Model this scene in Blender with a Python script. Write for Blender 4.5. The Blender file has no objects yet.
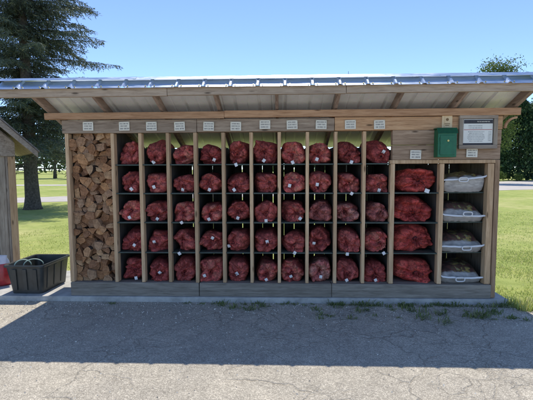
import bpy, bmesh, math, random
from mathutils import Vector, Matrix, noise
R = math.radians
sc = bpy.context.scene
COL = sc.collection
rnd = random.Random(7)

# ------------------------------------------------------------------ helpers
class MB:
    """collects verts / faces (world coordinates) that become ONE mesh object"""
    def __init__(self): self.v = []; self.f = []; self.m = []
    def add(self, vs, fs, mi=0):
        b = len(self.v); self.v.extend([tuple(p) for p in vs])
        self.f.extend([tuple(b + i for i in f) for f in fs]); self.m.extend([mi] * len(fs))
    def box(self, x0, x1, y0, y1, z0, z1, mi=0, M=None):
        vs = [Vector((x, y, z)) for z in (z0, z1) for y in (y0, y1) for x in (x0, x1)]
        if M is not None: vs = [M @ p for p in vs]
        self.add(vs, [(0, 2, 3, 1), (4, 5, 7, 6), (0, 1, 5, 4), (2, 6, 7, 3), (0, 4, 6, 2), (1, 3, 7, 5)], mi)
    def prism(self, poly, d0, d1, fn, mi=0):
        """poly: 2D outline (ccw), extruded between d0 and d1; fn(u, v, d) gives the point"""
        n = len(poly)
        vs = [fn(u, v, d0) for u, v in poly] + [fn(u, v, d1) for u, v in poly]
        fs = [tuple(range(n - 1, -1, -1)), tuple(range(n, 2 * n))] + [(i, (i + 1) % n, n + (i + 1) % n, n + i) for i in range(n)]
        self.add(vs, fs, mi)
    def tube(self, pts, rad, n=8, mi=0, cap=True, closed=False):
        pts = [Vector(p) for p in pts]; N = len(pts); rings = []
        rads = rad if isinstance(rad, (list, tuple)) else [rad] * N
        ref = Vector((0.13, 0.27, 1)).normalized()
        for i, p in enumerate(pts):
            a = pts[(i - 1) % N] if (i or closed) else p; b = pts[(i + 1) % N] if (i < N - 1 or closed) else p
            t = (b - a).normalized(); s = t.cross(ref)
            if s.length < 1e-3: s = t.cross(Vector((1, 0, 0)))
            s.normalize(); u = s.cross(t)
            rings.append([p + rads[i] * (math.cos(2 * math.pi * k / n) * s + math.sin(2 * math.pi * k / n) * u) for k in range(n)])
        vs = [q for r in rings for q in r]; fs = []
        for i in range(N if closed else N - 1):
            j = (i + 1) % N
            for k in range(n): fs.append((i * n + k, i * n + (k + 1) % n, j * n + (k + 1) % n, j * n + k))
        if cap and not closed: fs += [tuple(range(n - 1, -1, -1)), tuple((N - 1) * n + k for k in range(n))]
        self.add(vs, fs, mi)
    def build(self, name, mats, parent=None, bevel=0.0, smooth=False, angle=None):
        off = Vector((0, 0, 0)); p = parent
        while p is not None: off += p.location; p = p.parent
        me = bpy.data.meshes.new(name)
        me.from_pydata([(a - off.x, b - off.y, c - off.z) for a, b, c in self.v], [], self.f)
        if not isinstance(mats, (list, tuple)): mats = [mats]
        for m in mats: me.materials.append(m)
        if len(mats) > 1: me.polygons.foreach_set('material_index', self.m)
        if smooth: me.polygons.foreach_set('use_smooth', [True] * len(me.polygons))
        me.update()
        if angle: me.set_sharp_from_angle(angle=R(angle))
        o = bpy.data.objects.new(name, me); COL.objects.link(o); o.parent = parent
        if bevel:
            b = o.modifiers.new('bevel', 'BEVEL'); b.width = bevel; b.segments = 2; b.limit_method = 'ANGLE'
        return o

def tag(o, label=None, cat=None, group=None, kind=None):
    if label: o['label'] = label
    if cat: o['category'] = cat
    if group: o['group'] = group
    if kind: o['kind'] = kind
    return o
def thing(name, loc, label, cat, group=None):
    o = bpy.data.objects.new(name, None); COL.objects.link(o); o.location = loc; o.empty_display_size = .1
    return tag(o, label, cat, group)

# ------------------------------------------------------------------ materials
def new_mat(name):
    m = bpy.data.materials.new(name); m.use_nodes = True; nt = m.node_tree; nt.nodes.clear()
    out = nt.nodes.new('ShaderNodeOutputMaterial'); b = nt.nodes.new('ShaderNodeBsdfPrincipled')
    nt.links.new(b.outputs[0], out.inputs[0]); return m, nt, b
def nd(nt, t, **kw):
    n = nt.nodes.new(t)
    for k, v in kw.items():
        if k.startswith('i_'):
            n.inputs[int(k[2:]) if k[2:].isdigit() else k[2:].replace('_', ' ')].default_value = v
        else: setattr(n, k, v)
    return n
def ramp(nt, fac, stops, interp='LINEAR'):
    r = nt.nodes.new('ShaderNodeValToRGB'); r.color_ramp.interpolation = interp
    e = r.color_ramp.elements
    while len(e) < len(stops): e.new(.5)
    for q, (p, c) in zip(e, stops): q.position = p; q.color = (*c, 1) if len(c) == 3 else c
    nt.links.new(fac, r.inputs[0]); return r.outputs[0]
def coords(nt, scale=(1, 1, 1), kind='Object', rot=(0, 0, 0)):
    t = nt.nodes.new('ShaderNodeTexCoord'); mp = nt.nodes.new('ShaderNodeMapping'); mp.inputs['Scale'].default_value = scale
    mp.inputs['Rotation'].default_value = rot
    nt.links.new(t.outputs[kind], mp.inputs[0]); return mp.outputs[0]
def noise_tex(nt, vec, scale, detail=4, rough=.55, dist=0.0):
    n = nd(nt, 'ShaderNodeTexNoise'); n.inputs['Scale'].default_value = scale; n.inputs['Detail'].default_value = detail
    n.inputs['Roughness'].default_value = rough; n.inputs['Distortion'].default_value = dist
    nt.links.new(vec, n.inputs['Vector']); return n.outputs[0]
def voro(nt, vec, scale, feature='F1', out=0, rnd_=1.0):
    n = nd(nt, 'ShaderNodeTexVoronoi', feature=feature); n.inputs['Scale'].default_value = scale
    n.inputs['Randomness'].default_value = rnd_
    nt.links.new(vec, n.inputs['Vector']); return n.outputs[out]
def mix(nt, fac, a, b, mode='MIX'):
    n = nd(nt, 'ShaderNodeMix', data_type='RGBA', blend_type=mode)
    for s, v in ((0, fac), (6, a), (7, b)):
        if isinstance(v, (int, float)): n.inputs[s].default_value = v
        elif isinstance(v, tuple): n.inputs[s].default_value = (*v, 1)
        else: nt.links.new(v, n.inputs[s])
    return n.outputs[2]
def math_(nt, op, a, b=0.0):
    n = nd(nt, 'ShaderNodeMath', operation=op)
    for s, v in ((0, a), (1, b)):
        if isinstance(v, (int, float)): n.inputs[s].default_value = v
        else: nt.links.new(v, n.inputs[s])
    return n.outputs[0]
def bump(nt, b, h, strength=.4, dist=.01):
    n = nd(nt, 'ShaderNodeBump'); n.inputs['Strength'].default_value = strength; n.inputs['Distance'].default_value = dist
    nt.links.new(h, n.inputs['Height']); nt.links.new(n.outputs[0], b.inputs['Normal'])
def obj_random(nt): return nd(nt, 'ShaderNodeObjectInfo').outputs['Random']
def vary(nt, col, lo=.8, hi=1.2):
    mr = nd(nt, 'ShaderNodeMapRange'); mr.inputs['To Min'].default_value = lo; mr.inputs['To Max'].default_value = hi
    nt.links.new(obj_random(nt), mr.inputs[0])
    h = nd(nt, 'ShaderNodeHueSaturation'); nt.links.new(col, h.inputs['Color']); nt.links.new(mr.outputs[0], h.inputs['Value']); return h.outputs[0]

def wood(name, dark, mid, light, axis='x', knots=True, v=(.85, 1.15), rough=.85, stain=.35):
    m, nt, b = new_mat(name)
    s = {'x': (1.2, 14, 14), 'y': (14, 1.2, 14), 'z': (14, 14, 1.2)}[axis]
    vec = coords(nt, s)
    g = noise_tex(nt, vec, 3.2, 9, .68, .35)
    big = noise_tex(nt, coords(nt, tuple(q * .18 for q in s)), 4.5, 4, .6)
    c = ramp(nt, g, [(.28, dark), (.5, mid), (.72, light)])
    c = mix(nt, math_(nt, 'MULTIPLY', ramp(nt, big, [(.42, (0, 0, 0)), (.7, (1, 1, 1))]), stain), c, dark)
    if knots:
        ks = {'x': (2.2, 8, 8), 'y': (8, 2.2, 8), 'z': (8, 8, 2.2)}[axis]
        k = voro(nt, coords(nt, ks), 1.35)
        c = mix(nt, ramp(nt, k, [(.07, (.85, .85, .85)), (.15, (0, 0, 0))]), c, tuple(q * .35 for q in dark))
    c = vary(nt, c, *v)
    nt.links.new(c, b.inputs['Base Color']); b.inputs['Roughness'].default_value = rough; b.inputs['Specular IOR Level'].default_value = .25
    bump(nt, b, g, .55, .006); return m
def plain(name, col, rough=.6, metal=0.0, nscale=30, amt=.25, bumpy=0.15, spec=.5):
    m, nt, b = new_mat(name)
    n = noise_tex(nt, coords(nt), nscale, 5, .6)
    c = ramp(nt, n, [(.3, tuple(q * (1 - amt) for q in col)), (.7, tuple(min(1, q * (1 + amt)) for q in col))])
    nt.links.new(c, b.inputs['Base Color']); b.inputs['Roughness'].default_value = rough; b.inputs['Metallic'].default_value = metal
    b.inputs['Specular IOR Level'].default_value = spec
    if bumpy: bump(nt, b, n, bumpy, .004)
    return m

W_POST = wood('pale_post_wood', (.40, .245, .13), (.66, .44, .25), (.78, .57, .36), 'z', v=(.78, 1.12), stain=.6)
W_HEAD = wood('weathered_beam_wood', (.17, .12, .085), (.36, .27, .19), (.50, .40, .295), 'x', v=(.9, 1.1))
W_BROWN = wood('brown_board_wood', (.28, .15, .075), (.54, .32, .17), (.66, .44, .25), 'x', v=(.85, 1.15))
W_TRIM = wood('brown_trim_wood', (.28, .145, .075), (.50, .29, .16), (.62, .39, .235), 'x', v=(.9, 1.1))
W_SIDE = wood('grey_brown_siding_wood', (.17, .11, .07), (.35, .235, .15), (.48, .345, .235), 'x', v=(.85, 1.2))
W_SIDEZ = wood('brown_corner_wood', (.22, .13, .07), (.42, .27, .16), (.54, .38, .25), 'z')
W_FASC = wood('grey_fascia_wood', (.26, .185, .125), (.47, .355, .25), (.60, .475, .35), 'x', v=(.92, 1.08))
W_RAFT = wood('rafter_wood', (.20, .135, .105), (.34, .245, .19), (.44, .34, .27), 'y')
W_BASE = wood('dark_grey_timber', (.14, .12, .095), (.28, .245, .20), (.41, .365, .305), 'x', knots=False, v=(.9, 1.1), stain=.5)
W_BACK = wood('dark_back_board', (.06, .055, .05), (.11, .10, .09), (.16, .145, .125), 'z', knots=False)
W_GREY = wood('old_grey_board', (.19, .15, .11), (.38, .315, .24), (.52, .45, .355), 'z')
W_GREYX = wood('old_grey_board_long', (.18, .14, .105), (.36, .295, .23), (.48, .41, .335), 'x')
W_PALE = wood('fresh_pale_wood', (.55, .40, .22), (.70, .54, .33), (.78, .64, .43), 'z', knots=False)
SHELF = plain('dark_green_shelf_paint', (.05, .075, .06), .55, nscale=18)
GREEN = plain('green_box_paint', (.006, .13, .055), .45, nscale=25, amt=.18)
GREEN_D = plain('dark_green_box_paint', (.005, .085, .036), .45, nscale=25, amt=.18)
BRASS = plain('brass', (.55, .45, .16), .4, .6)
WHITE = plain('white_sign_board', (.76, .71, .58), .5, nscale=14, amt=.06, bumpy=0)
INK = plain('dark_ink', (.24, .225, .205), .6, bumpy=0)
RED_INK = plain('red_ink', (.45, .10, .08), .6, bumpy=0)
HEADER_INK = plain('black_header_ink', (.035, .03, .035), .5, bumpy=0)
PAPER = plain('notice_paper', (.78, .77, .69), .4, nscale=6, amt=.06, bumpy=0)
TAGM = plain('white_card_tag', (.78, .77, .76), .5, amt=.06, bumpy=0)
CORD = plain('dark_drawcord', (.05, .012, .016), .8)
BLACK = plain('black_tub_plastic', (.04, .043, .04), .42, nscale=9, amt=.3, bumpy=.1)
HOSE = plain('pale_green_hose', (.42, .52, .42), .45, nscale=12, amt=.1)
SEAM = plain('white_plastic_seam', (.75, .74, .72), .35, nscale=20, amt=.06)
CONC = plain('pale_concrete', (.42, .41, .38), .9, nscale=9, amt=.25, bumpy=.4)

def metal_sheet():
    m, nt, b = new_mat('galvanised_sheet')
    n = noise_tex(nt, coords(nt, (1, 1, 1)), 5, 6, .65); v = voro(nt, coords(nt), 60, out=1)
    c = mix(nt, .12, ramp(nt, n, [(.3, (.76, .76, .74)), (.7, (.88, .88, .86))]), v, 'OVERLAY')
    nt.links.new(c, b.inputs['Base Color']); b.inputs['Metallic'].default_value = .1; b.inputs['Roughness'].default_value = .5
    return m
SHEET = metal_sheet()
def cap_metal():
    m, nt, b = new_mat('sky_tinted_cap_metal')
    n = noise_tex(nt, coords(nt, (1.5, 6, 6)), 4, 5, .6)
    nt.links.new(ramp(nt, n, [(.3, (.42, .52, .66)), (.7, (.58, .66, .78))]), b.inputs['Base Color'])  # bluish base colour: sky reflection put into the grey metal
    b.inputs['Metallic'].default_value = .9; nt.links.new(ramp(nt, n, [(.3, (.26,) * 3), (.7, (.42,) * 3)]), b.inputs['Roughness'])
    bump(nt, b, n, .25, .01); return m
CAPM = cap_metal()

def net(name, c_dark, c_mid, c_hi, wood_c, wood_amt):
    m, nt, b = new_mat(name)
    big = noise_tex(nt, coords(nt), 13, 4, .6, .6)
    c = ramp(nt, big, [(.30, c_dark), (.50, c_mid), (.72, c_hi)])
    lg = noise_tex(nt, coords(nt), 9.0, 2, .5)
    c = mix(nt, math_(nt, 'MULTIPLY', ramp(nt, lg, [(.50, (0, 0, 0)), (.62, (1, 1, 1))]), math_(nt, 'MULTIPLY', math_(nt, 'POWER', obj_random(nt), 1.5), wood_amt * 2.2)), c, wood_c)
    # the knit of the net: thin crossing threads
    th = nd(nt, 'ShaderNodeTexWave', wave_type='BANDS', bands_direction='DIAGONAL'); th.inputs['Scale'].default_value = 55; th.inputs['Distortion'].default_value = 5; th.inputs['Detail'].default_value = 2
    nt.links.new(coords(nt), th.inputs['Vector'])
    th2 = nd(nt, 'ShaderNodeTexWave', wave_type='BANDS', bands_direction='X'); th2.inputs['Scale'].default_value = 60; th2.inputs['Distortion'].default_value = 6; th2.inputs['Detail'].default_value = 2
    nt.links.new(coords(nt), th2.inputs['Vector'])
    k = math_(nt, 'MAXIMUM', th.outputs[1], th2.outputs[1])
    c = mix(nt, ramp(nt, k, [(.35, (.0, .0, .0)), (.95, (.5, .5, .5))]), c, tuple(min(1, q * 1.5 + .02) for q in c_hi))
    fine = noise_tex(nt, coords(nt), 27, 5, .68, 1.3)
    c = mix(nt, .8, c, ramp(nt, fine, [(.36, (.16, .16, .16)), (.5, (.80, .80, .80)), (.64, (1.45, 1.4, 1.4))]), 'MULTIPLY')  # fine specks put the net's highlights and dark spots into its colour
    c = vary(nt, c, .82, 1.18)
    nt.links.new(c, b.inputs['Base Color']); b.inputs['Roughness'].default_value = .6; b.inputs['Specular IOR Level'].default_value = .35
    bump(nt, b, math_(nt, 'ADD', k, fine), .5, .006); return m
NET = net('red_net', (.13, .018, .019), (.41, .060, .055), (.58, .135, .11), (.40, .18, .115), .45)
NET_PALE = net('faded_red_net', (.14, .030, .03), (.38, .085, .075), (.52, .17, .14), (.42, .25, .19), .6)
NET_DARK = net('deep_red_net', (.11, .013, .016), (.36, .046, .045), (.52, .105, .085), (.28, .10, .07), .35)
NET_BIG = net('bright_red_net', (.17, .016, .016), (.46, .042, .036), (.60, .10, .075), (.40, .13, .08), .25)

def end_grain():
    m, nt, b = new_mat('split_end_grain')
    at = nd(nt, 'ShaderNodeObjectInfo')
    n = noise_tex(nt, coords(nt), 22, 6, .65, .3); r = noise_tex(nt, coords(nt, (1, .3, 1)), 120, 3, .6, 1.0)
    c = ramp(nt, at.outputs['Random'], [(0, (.24, .12, .065)), (.2, (.52, .275, .135)), (.42, (.36, .19, .105)), (.6, (.64, .36, .175)), (.76, (.42, .26, .165)), (.9, (.52, .33, .19)), (1, (.72, .46, .25))])
    c = mix(nt, .7, c, ramp(nt, n, [(.3, (.28, .25, .24)), (.62, (1.2, 1.15, 1.1))]), 'MULTIPLY')
    c = mix(nt, .35, c, ramp(nt, r, [(.3, (.4, .4, .4)), (.7, (1, 1, 1))]), 'MULTIPLY')
    nt.links.new(c, b.inputs['Base Color']); b.inputs['Roughness'].default_value = .9; b.inputs['Specular IOR Level'].default_value = .15
    bump(nt, b, math_(nt, 'ADD', n, r), .7, .008); return m
ENDG = end_grain()
BARK = plain('log_bark', (.085, .062, .048), .95, nscale=40, amt=.5, bumpy=.8, spec=.1)

def pellet_bag():
    m, nt, b = new_mat('printed_plastic_sack')
    t = nt.nodes.new('ShaderNodeTexCoord'); sx = nt.nodes.new('ShaderNodeSeparateXYZ'); nt.links.new(t.outputs['Object'], sx.inputs[0])
    n = noise_tex(nt, coords(nt, (1, 1, 1)), 9, 4, .6, .8)
    base = ramp(nt, noise_tex(nt, coords(nt, (2, 2, 6)), 7, 4, .6), [(.3, (.30, .285, .265)), (.7, (.56, .54, .50))])
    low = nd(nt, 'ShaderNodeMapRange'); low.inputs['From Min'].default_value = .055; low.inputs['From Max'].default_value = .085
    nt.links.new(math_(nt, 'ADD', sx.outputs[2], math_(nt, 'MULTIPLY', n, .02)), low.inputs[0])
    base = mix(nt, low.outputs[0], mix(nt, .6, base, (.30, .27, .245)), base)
    pr = ramp(nt, math_(nt, 'ADD', n, math_(nt, 'MULTIPLY', sx.outputs[0], .35)), [(.38, (.05, .035, .03)), (.50, (.16, .07, .055)), (.56, (.10, .09, .055)), (.60, (.48, .34, .10)), (.65, (.22, .20, .11)), (.76, (.45, .43, .38))])
    # the printed picture covers the upper face from 8 cm behind the seam
    my = nd(nt, 'ShaderNodeMapRange'); my.inputs['From Min'].default_value = .10; my.inputs['From Max'].default_value = .125
    nt.links.new(math_(nt, 'ADD', sx.outputs[1], math_(nt, 'MULTIPLY', n, .05)), my.inputs[0])
    mz = nd(nt, 'ShaderNodeMapRange'); mz.inputs['From Min'].default_value = .11; mz.inputs['From Max'].default_value = .13
    nt.links.new(sx.outputs[2], mz.inputs[0])
    nt.links.new(mix(nt, math_(nt, 'MULTIPLY', my.outputs[0], mz.outputs[0]), base, pr), b.inputs['Base Color'])
    b.inputs['Roughness'].default_value = .32; bump(nt, b, noise_tex(nt, coords(nt), 16, 4, .6), .6, .012); return m
SACK = pellet_bag()

def asphalt_mat():
    m, nt, b = new_mat('old_asphalt')
    vec = coords(nt)
    v1 = voro(nt, vec, 120, out=1); v0 = voro(nt, vec, 120); v2 = voro(nt, vec, 55, out=1)
    agg = ramp(nt, nd_sep(nt, v1), [(0, (.33, .30, .247)), (.45, (.52, .478, .392)), (.8, (.68, .625, .515)), (1, (.88, .81, .68))])
    agg = mix(nt, .35, agg, ramp(nt, nd_sep(nt, v2), [(0, (.36, .33, .272)), (1, (.76, .70, .575))]))
    agg = mix(nt, ramp(nt, v0, [(.25, (0, 0, 0)), (.6, (.5, .5, .5))]), agg, (.22, .20, .175))
    blot = noise_tex(nt, vec, .9, 5, .6); c = mix(nt, .8, agg, ramp(nt, blot, [(.3, (.80, .80, .81)), (.7, (1.12, 1.1, 1.06))]), 'MULTIPLY')
    blot2 = noise_tex(nt, vec, 6, 5, .7); c = mix(nt, .6, c, ramp(nt, blot2, [(.3, (.76, .76, .76)), (.65, (1.12, 1.12, 1.12))]), 'MULTIPLY')
    # cracks: warped cell edges of two sizes, broken up so that only some show
    w = nd(nt, 'ShaderNodeVectorMath', operation='MULTIPLY_ADD'); nn = nd(nt, 'ShaderNodeTexNoise'); nn.inputs['Scale'].default_value = 4; nn.inputs['Detail'].default_value = 5
    nt.links.new(vec, nn.inputs['Vector']); nt.links.new(nn.outputs[1], w.inputs[0]); w.inputs[1].default_value = (.28, .28, .28); nt.links.new(vec, w.inputs[2])
    e1 = voro(nt, w.outputs[0], 1.5, 'DISTANCE_TO_EDGE'); e2 = voro(nt, w.outputs[0], 4.2, 'DISTANCE_TO_EDGE')
    mk = ramp(nt, noise_tex(nt, vec, 1.1, 3), [(.42, (0, 0, 0)), (.56, (1, 1, 1))]); mk2 = ramp(nt, noise_tex(nt, vec, .7, 3), [(.5, (0, 0, 0)), (.6, (1, 1, 1))])
    k1 = mix(nt, 1.0, ramp(nt, e1, [(.003, (1, 1, 1)), (.014, (0, 0, 0))]), mk, 'MULTIPLY')
    k2 = mix(nt, 1.0, ramp(nt, e2, [(.012, (.8, .8, .8)), (.035, (0, 0, 0))]), mk2, 'MULTIPLY')
    k = mix(nt, 1.0, k1, k2, 'LIGHTEN')
    c = mix(nt, math_(nt, 'MULTIPLY', k, .38), c, (.16, .146, .125))
    nt.links.new(c, b.inputs['Base Color']); b.inputs['Roughness'].default_value = .9; b.inputs['Specular IOR Level'].default_value = .2
    h = math_(nt, 'SUBTRACT', math_(nt, 'MULTIPLY', nd_sep(nt, v1), .5), math_(nt, 'MULTIPLY', k, 1.5))
    bump(nt, b, h, .6, .012); return m
def nd_sep(nt, col):
    s = nd(nt, 'ShaderNodeSeparateColor'); nt.links.new(col, s.inputs[0]); return s.outputs[0]
ASPH = asphalt_mat()

def lawn_mat():
    m, nt, b = new_mat('mown_lawn')
    vec = coords(nt); n1 = noise_tex(nt, vec, .35, 5, .65); n2 = noise_tex(nt, vec, 3.0, 5, .7); n3 = noise_tex(nt, coords(nt, (30, 12, 30)), 4, 4, .7)
    c = ramp(nt, n1, [(.3, (.28, .34, .095)), (.5, (.38, .42, .135)), (.72, (.54, .50, .235))])
    c = mix(nt, .7, c, ramp(nt, n2, [(.3, (.6, .66, .5)), (.55, (1, 1, 1)), (.75, (1.3, 1.2, 1.05))]), 'MULTIPLY')
    c = mix(nt, .6, c, ramp(nt, n3, [(.3, (.55, .58, .5)), (.7, (1.25, 1.25, 1.15))]), 'MULTIPLY')
    nt.links.new(c, b.inputs['Base Color']); b.inputs['Roughness'].default_value = .95; b.inputs['Specular IOR Level'].default_value = .1
    bump(nt, b, math_(nt, 'ADD', n2, n3), .5, .025); return m
LAWN = lawn_mat()
def leaf_mat(name, stops, trans=.25, rough=.6):
    m, nt, b = new_mat(name)
    g = nd(nt, 'ShaderNodeNewGeometry'); r = g.outputs['Random Per Island']
    c = ramp(nt, r, stops); nt.links.new(c, b.inputs['Base Color']); b.inputs['Roughness'].default_value = rough; b.inputs['Specular IOR Level'].default_value = .25
    t = nd(nt, 'ShaderNodeBsdfTranslucent'); nt.links.new(c, t.inputs[0]); ms = nd(nt, 'ShaderNodeMixShader'); ms.inputs[0].default_value = trans
    nt.links.new(b.outputs[0], ms.inputs[1]); nt.links.new(t.outputs[0], ms.inputs[2])
    nt.links.new(ms.outputs[0], [q for q in nt.nodes if q.type == 'OUTPUT_MATERIAL'][0].inputs[0]); return m
NEEDLE = leaf_mat('spruce_needles', [(0, (.05, .075, .058)), (.6, (.095, .125, .09)), (.9, (.17, .185, .11)), (1, (.26, .24, .14))], .2)  # yellowish end stops put sunlit highlights into the needle colour
CEDAR = leaf_mat('cedar_foliage', [(0, (.022, .055, .028)), (.7, (.045, .095, .042)), (1, (.09, .14, .05))], .15)
LEAF = leaf_mat('bright_leaves', [(0, (.07, .12, .025)), (.6, (.12, .18, .04)), (1, (.20, .25, .07))], .35)
LEAF_D = leaf_mat('mid_green_leaves', [(0, (.03, .06, .018)), (.6, (.055, .10, .028)), (1, (.10, .15, .045))], .3)
BLADE = leaf_mat('grass_blades', [(0, (.34, .42, .11)), (.5, (.47, .52, .16)), (.85, (.62, .60, .26)), (1, (.72, .65, .38))], .55)
WEED = leaf_mat('weed_leaves', [(0, (.10, .15, .05)), (.6, (.18, .24, .08)), (1, (.30, .33, .13))], .35)
TBARK = plain('tree_bark', (.10, .085, .07), .95, nscale=14, amt=.5, bumpy=.9, spec=.1)
ROADM = plain('pale_gravel_road', (.46, .42, .37), .95, nscale=1.2, amt=.15, bumpy=.2)
SHINGLE = plain('old_shingle', (.17, .15, .135), .95, nscale=30, amt=.4, bumpy=.5)

# ------------------------------------------------------------------ camera, sun, sky
cam = bpy.data.cameras.new('camera'); co = bpy.data.objects.new('camera', cam); COL.objects.link(co); sc.camera = co
yaw, pit, rol = R(2.1785), R(4.4369), R(-.2559)
fw = Vector((-math.sin(yaw) * math.cos(pit), math.cos(yaw) * math.cos(pit), -math.sin(pit))); rt = Vector((math.cos(yaw), math.sin(yaw), 0)); up = rt.cross(fw)
a = math.cos(rol) * rt + math.sin(rol) * up; u = -math.sin(rol) * rt + math.cos(rol) * up
M = Matrix((a, u, -fw)).transposed().to_4x4(); M.translation = Vector((.3525, -4.6318, 1.55)); co.matrix_world = M
cam.sensor_width = 36; cam.lens = 36 * 403 / 533; cam.clip_start = .05; cam.clip_end = 2000

SUN = Vector((-.02, .475, 1)).normalized()
sl = bpy.data.lights.new('sun', 'SUN'); sl.energy = 2.05; sl.angle = R(.53); sl.color = (1, .935, .83)
so = bpy.data.objects.new('sun', sl); COL.objects.link(so); so.location = (0, 10, 20); so.rotation_euler = SUN.to_track_quat('Z', 'Y').to_euler()
w = bpy.data.worlds.new('World'); sc.world = w; w.use_nodes = True; nt = w.node_tree; nt.nodes.clear()
sk = nt.nodes.new('ShaderNodeTexSky'); sk.sky_type = 'NISHITA'; sk.sun_disc = False
sk.sun_elevation = math.asin(SUN.z); sk.sun_rotation = math.atan2(SUN.x, SUN.y); sk.altitude = 2500; sk.air_density = .75; sk.dust_density = .0; sk.ozone_density = 1.2
bg = nt.nodes.new('ShaderNodeBackground'); bg.inputs[1].default_value = .15; wo = nt.nodes.new('ShaderNodeOutputWorld')
nt.links.new(mix(nt, 1.0, sk.outputs[0], (.76, .79, .83), 'MULTIPLY'), bg.inputs[0]); nt.links.new(bg.outputs[0], wo.inputs[0])
vs = sc.view_settings; vs.view_transform = 'Standard'; vs.look = 'None'; vs.gamma = 1; vs.exposure = 1.2; vs.use_curve_mapping = False

# ------------------------------------------------------------------ ground
mb = MB(); mb.add([(-500, -300, -.008), (500, -300, -.008), (500, 900, -.008), (-500, 900, -.008)], [(0, 1, 2, 3)])
tag(mb.build('lawn', LAWN), kind='structure')
mb = MB(); edge = []
x = -60.0
while x < 60:
    j = .05 * noise.noise(Vector((x * 2.3, 1.7, 0))) + .03 * noise.noise(Vector((x * 9, 4, 0)))
    y = -.03 if -5.5 < x < 2.95 else (-.22 + j if x >= 2.95 else .1 + j)
    edge.append((x, y, -.004)); x += .08 if -7 < x < 8 else 2.0
n = len(edge); mb.add(edge + [(p[0], -60, -.004) for p in edge], [(i, n + i, n + i + 1, i + 1) for i in range(n - 1)])
tag(mb.build('asphalt_lot', ASPH), kind='structure')
mb = MB()  # slab of pale concrete under the shed and the tub
fr = [(-3.9 + i * .1, -.055 + .012 * noise.noise(Vector((i * .37, 0, 3)))) for i in range(69)] + [(2.93, -.03)]
poly = fr + [(2.93, 1.15), (-3.9, 1.15)]
mb.prism(poly, -.05, .055, lambda u, v, d: (u, v, d))
tag(mb.build('concrete_slab', CONC, bevel=.008), kind='structure')
mb = MB(); mb.add([(-60, -3, 0), (-11, 14.3, 0), (16.5, 24, 0), (70, 42.6, 0), (90, 84, 0), (27.4, 43.3, 0), (-13.1, 17.9, 0), (-62, -1, 0)], [(0, 1, 6, 7), (1, 2, 5, 6), (2, 3, 4, 5)])
tag(mb.build('road', ROADM), kind='structure')
mb = MB(); mb.add([(-150, 33.5, 0), (-16, 33.5, 0), (8, 37.5, 0), (8, 40, 0), (-16, 36.8, 0), (-150, 37, 0)], [(0, 1, 4, 5), (1, 2, 3, 4)])
tag(mb.build('street', ROADM), kind='structure')

def blades(mb, n, xr, yr, hr, dens=None, bend=.6, wid=.004):
    for _ in range(n):
        x = rnd.uniform(*xr); y = rnd.uniform(*yr)
        if dens and not dens(x, y): continue
        h = rnd.uniform(*hr); an = rnd.uniform(0, 6.283); b = rnd.uniform(.1, bend) * h; dx, dy = math.cos(an), math.sin(an); wd = wid * rnd.uniform(.6, 1.4)
        z = -.008
        mb.add([(x - dy * wd, y + dx * wd, z), (x + dy * wd, y - dx * wd, z), (x + dx * b * .35 - dy * wd * .7, y + dy * b * .35 + dx * wd * .7, z + h * .6), (x + dx * b * .35 + dy * wd * .7, y + dy * b * .35 - dx * wd * .7, z + h * .6), (x + dx * b, y + dy * b, z + h)], [(0, 1, 3, 2), (2, 3, 4)])
mb = MB()
edge_y = lambda x: -.22 + .05 * noise.noise(Vector((x * 2.3, 1.7, 0))) + .03 * noise.noise(Vector((x * 9, 4, 0)))
clump = lambda x, y: noise.noise(Vector((x * 1.6, y * 1.6, 2))) + .35 > rnd.uniform(-.3, .6)
blades(mb, 26000, (2.85, 5.2), (-.3, 3.0), (.012, .034), lambda x, y: y > edge_y(x) and not (x < 2.95 and y < 1.15) and clump(x, y))
blades(mb, 22000, (3.0, 9.0), (2.0, 10.0), (.012, .034), clump, wid=.006)
blades(mb, 12000, (-6.0, -1.9), (1.2, 7.0), (.012, .034), clump, wid=.005)
blades(mb, 2500, (2.93, 4.6), (-.30, .05), (.04, .11), lambda x, y: y > edge_y(x) - .05, wid=.005)
tag(mb.build('grass', BLADE), 'short sunlit mown grass around the sheds', 'grass', kind='stuff')

# weeds that grow out of the joint between slab and asphalt and out of the cracks
mb = MB()
def weed(x, y, s):
    for k in range(int(14 + 22 * s)):
        an = rnd.uniform(0, 6.283); L = s * rnd.uniform(.05, .15); e = rnd.uniform(.25, 1.25); wd = rnd.uniform(.002, .006)
        bx = x + rnd.gauss(0, .035 * (.5 + s)); by = y + rnd.gauss(0, .02 * (.5 + s))
        d = Vector((math.cos(an) * math.cos(e), math.sin(an) * math.cos(e), math.sin(e))); s_ = Vector((-math.sin(an), math.cos(an), 0)) * wd
        p = Vector((bx, by, -.004)); q = p + d * L * .6; r_ = p + d * L + Vector((0, 0, -.15 * L))
        mb.add([p - s_ * .5, p + s_ * .5, q + s_, q - s_, r_], [(0, 1, 2, 3), (3, 2, 4)])
for x in [rnd.uniform(-.6, 2.9) if rnd.random() < .8 else rnd.uniform(-2, 2.9) for _ in range(38)]: weed(x, -.085 + rnd.uniform(-.05, .0), rnd.uniform(.15, .45))
for x in [.95, 1.05, 1.2, 1.3, 1.36, 1.45, 1.55, 1.72, 1.8, 1.95, 2.15, 2.25, 2.32, 2.6, 2.75, 2.85, -.35, .15]: weed(x + rnd.uniform(-.03, .03), -.12 + rnd.uniform(-.08, .02), rnd.uniform(.45, .85))
for _ in range(34): weed(rnd.uniform(.7, 3.1), rnd.uniform(-.55, -.15), rnd.uniform(.15, .6))
for p in [(2.43, -.45), (2.5, -.42), (2.36, -.47), (1.2, -.33), (1.75, -.3), (.0, -.3), (-.2, -.25), (2.0, -.62)]: weed(p[0], p[1], .75)
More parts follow.
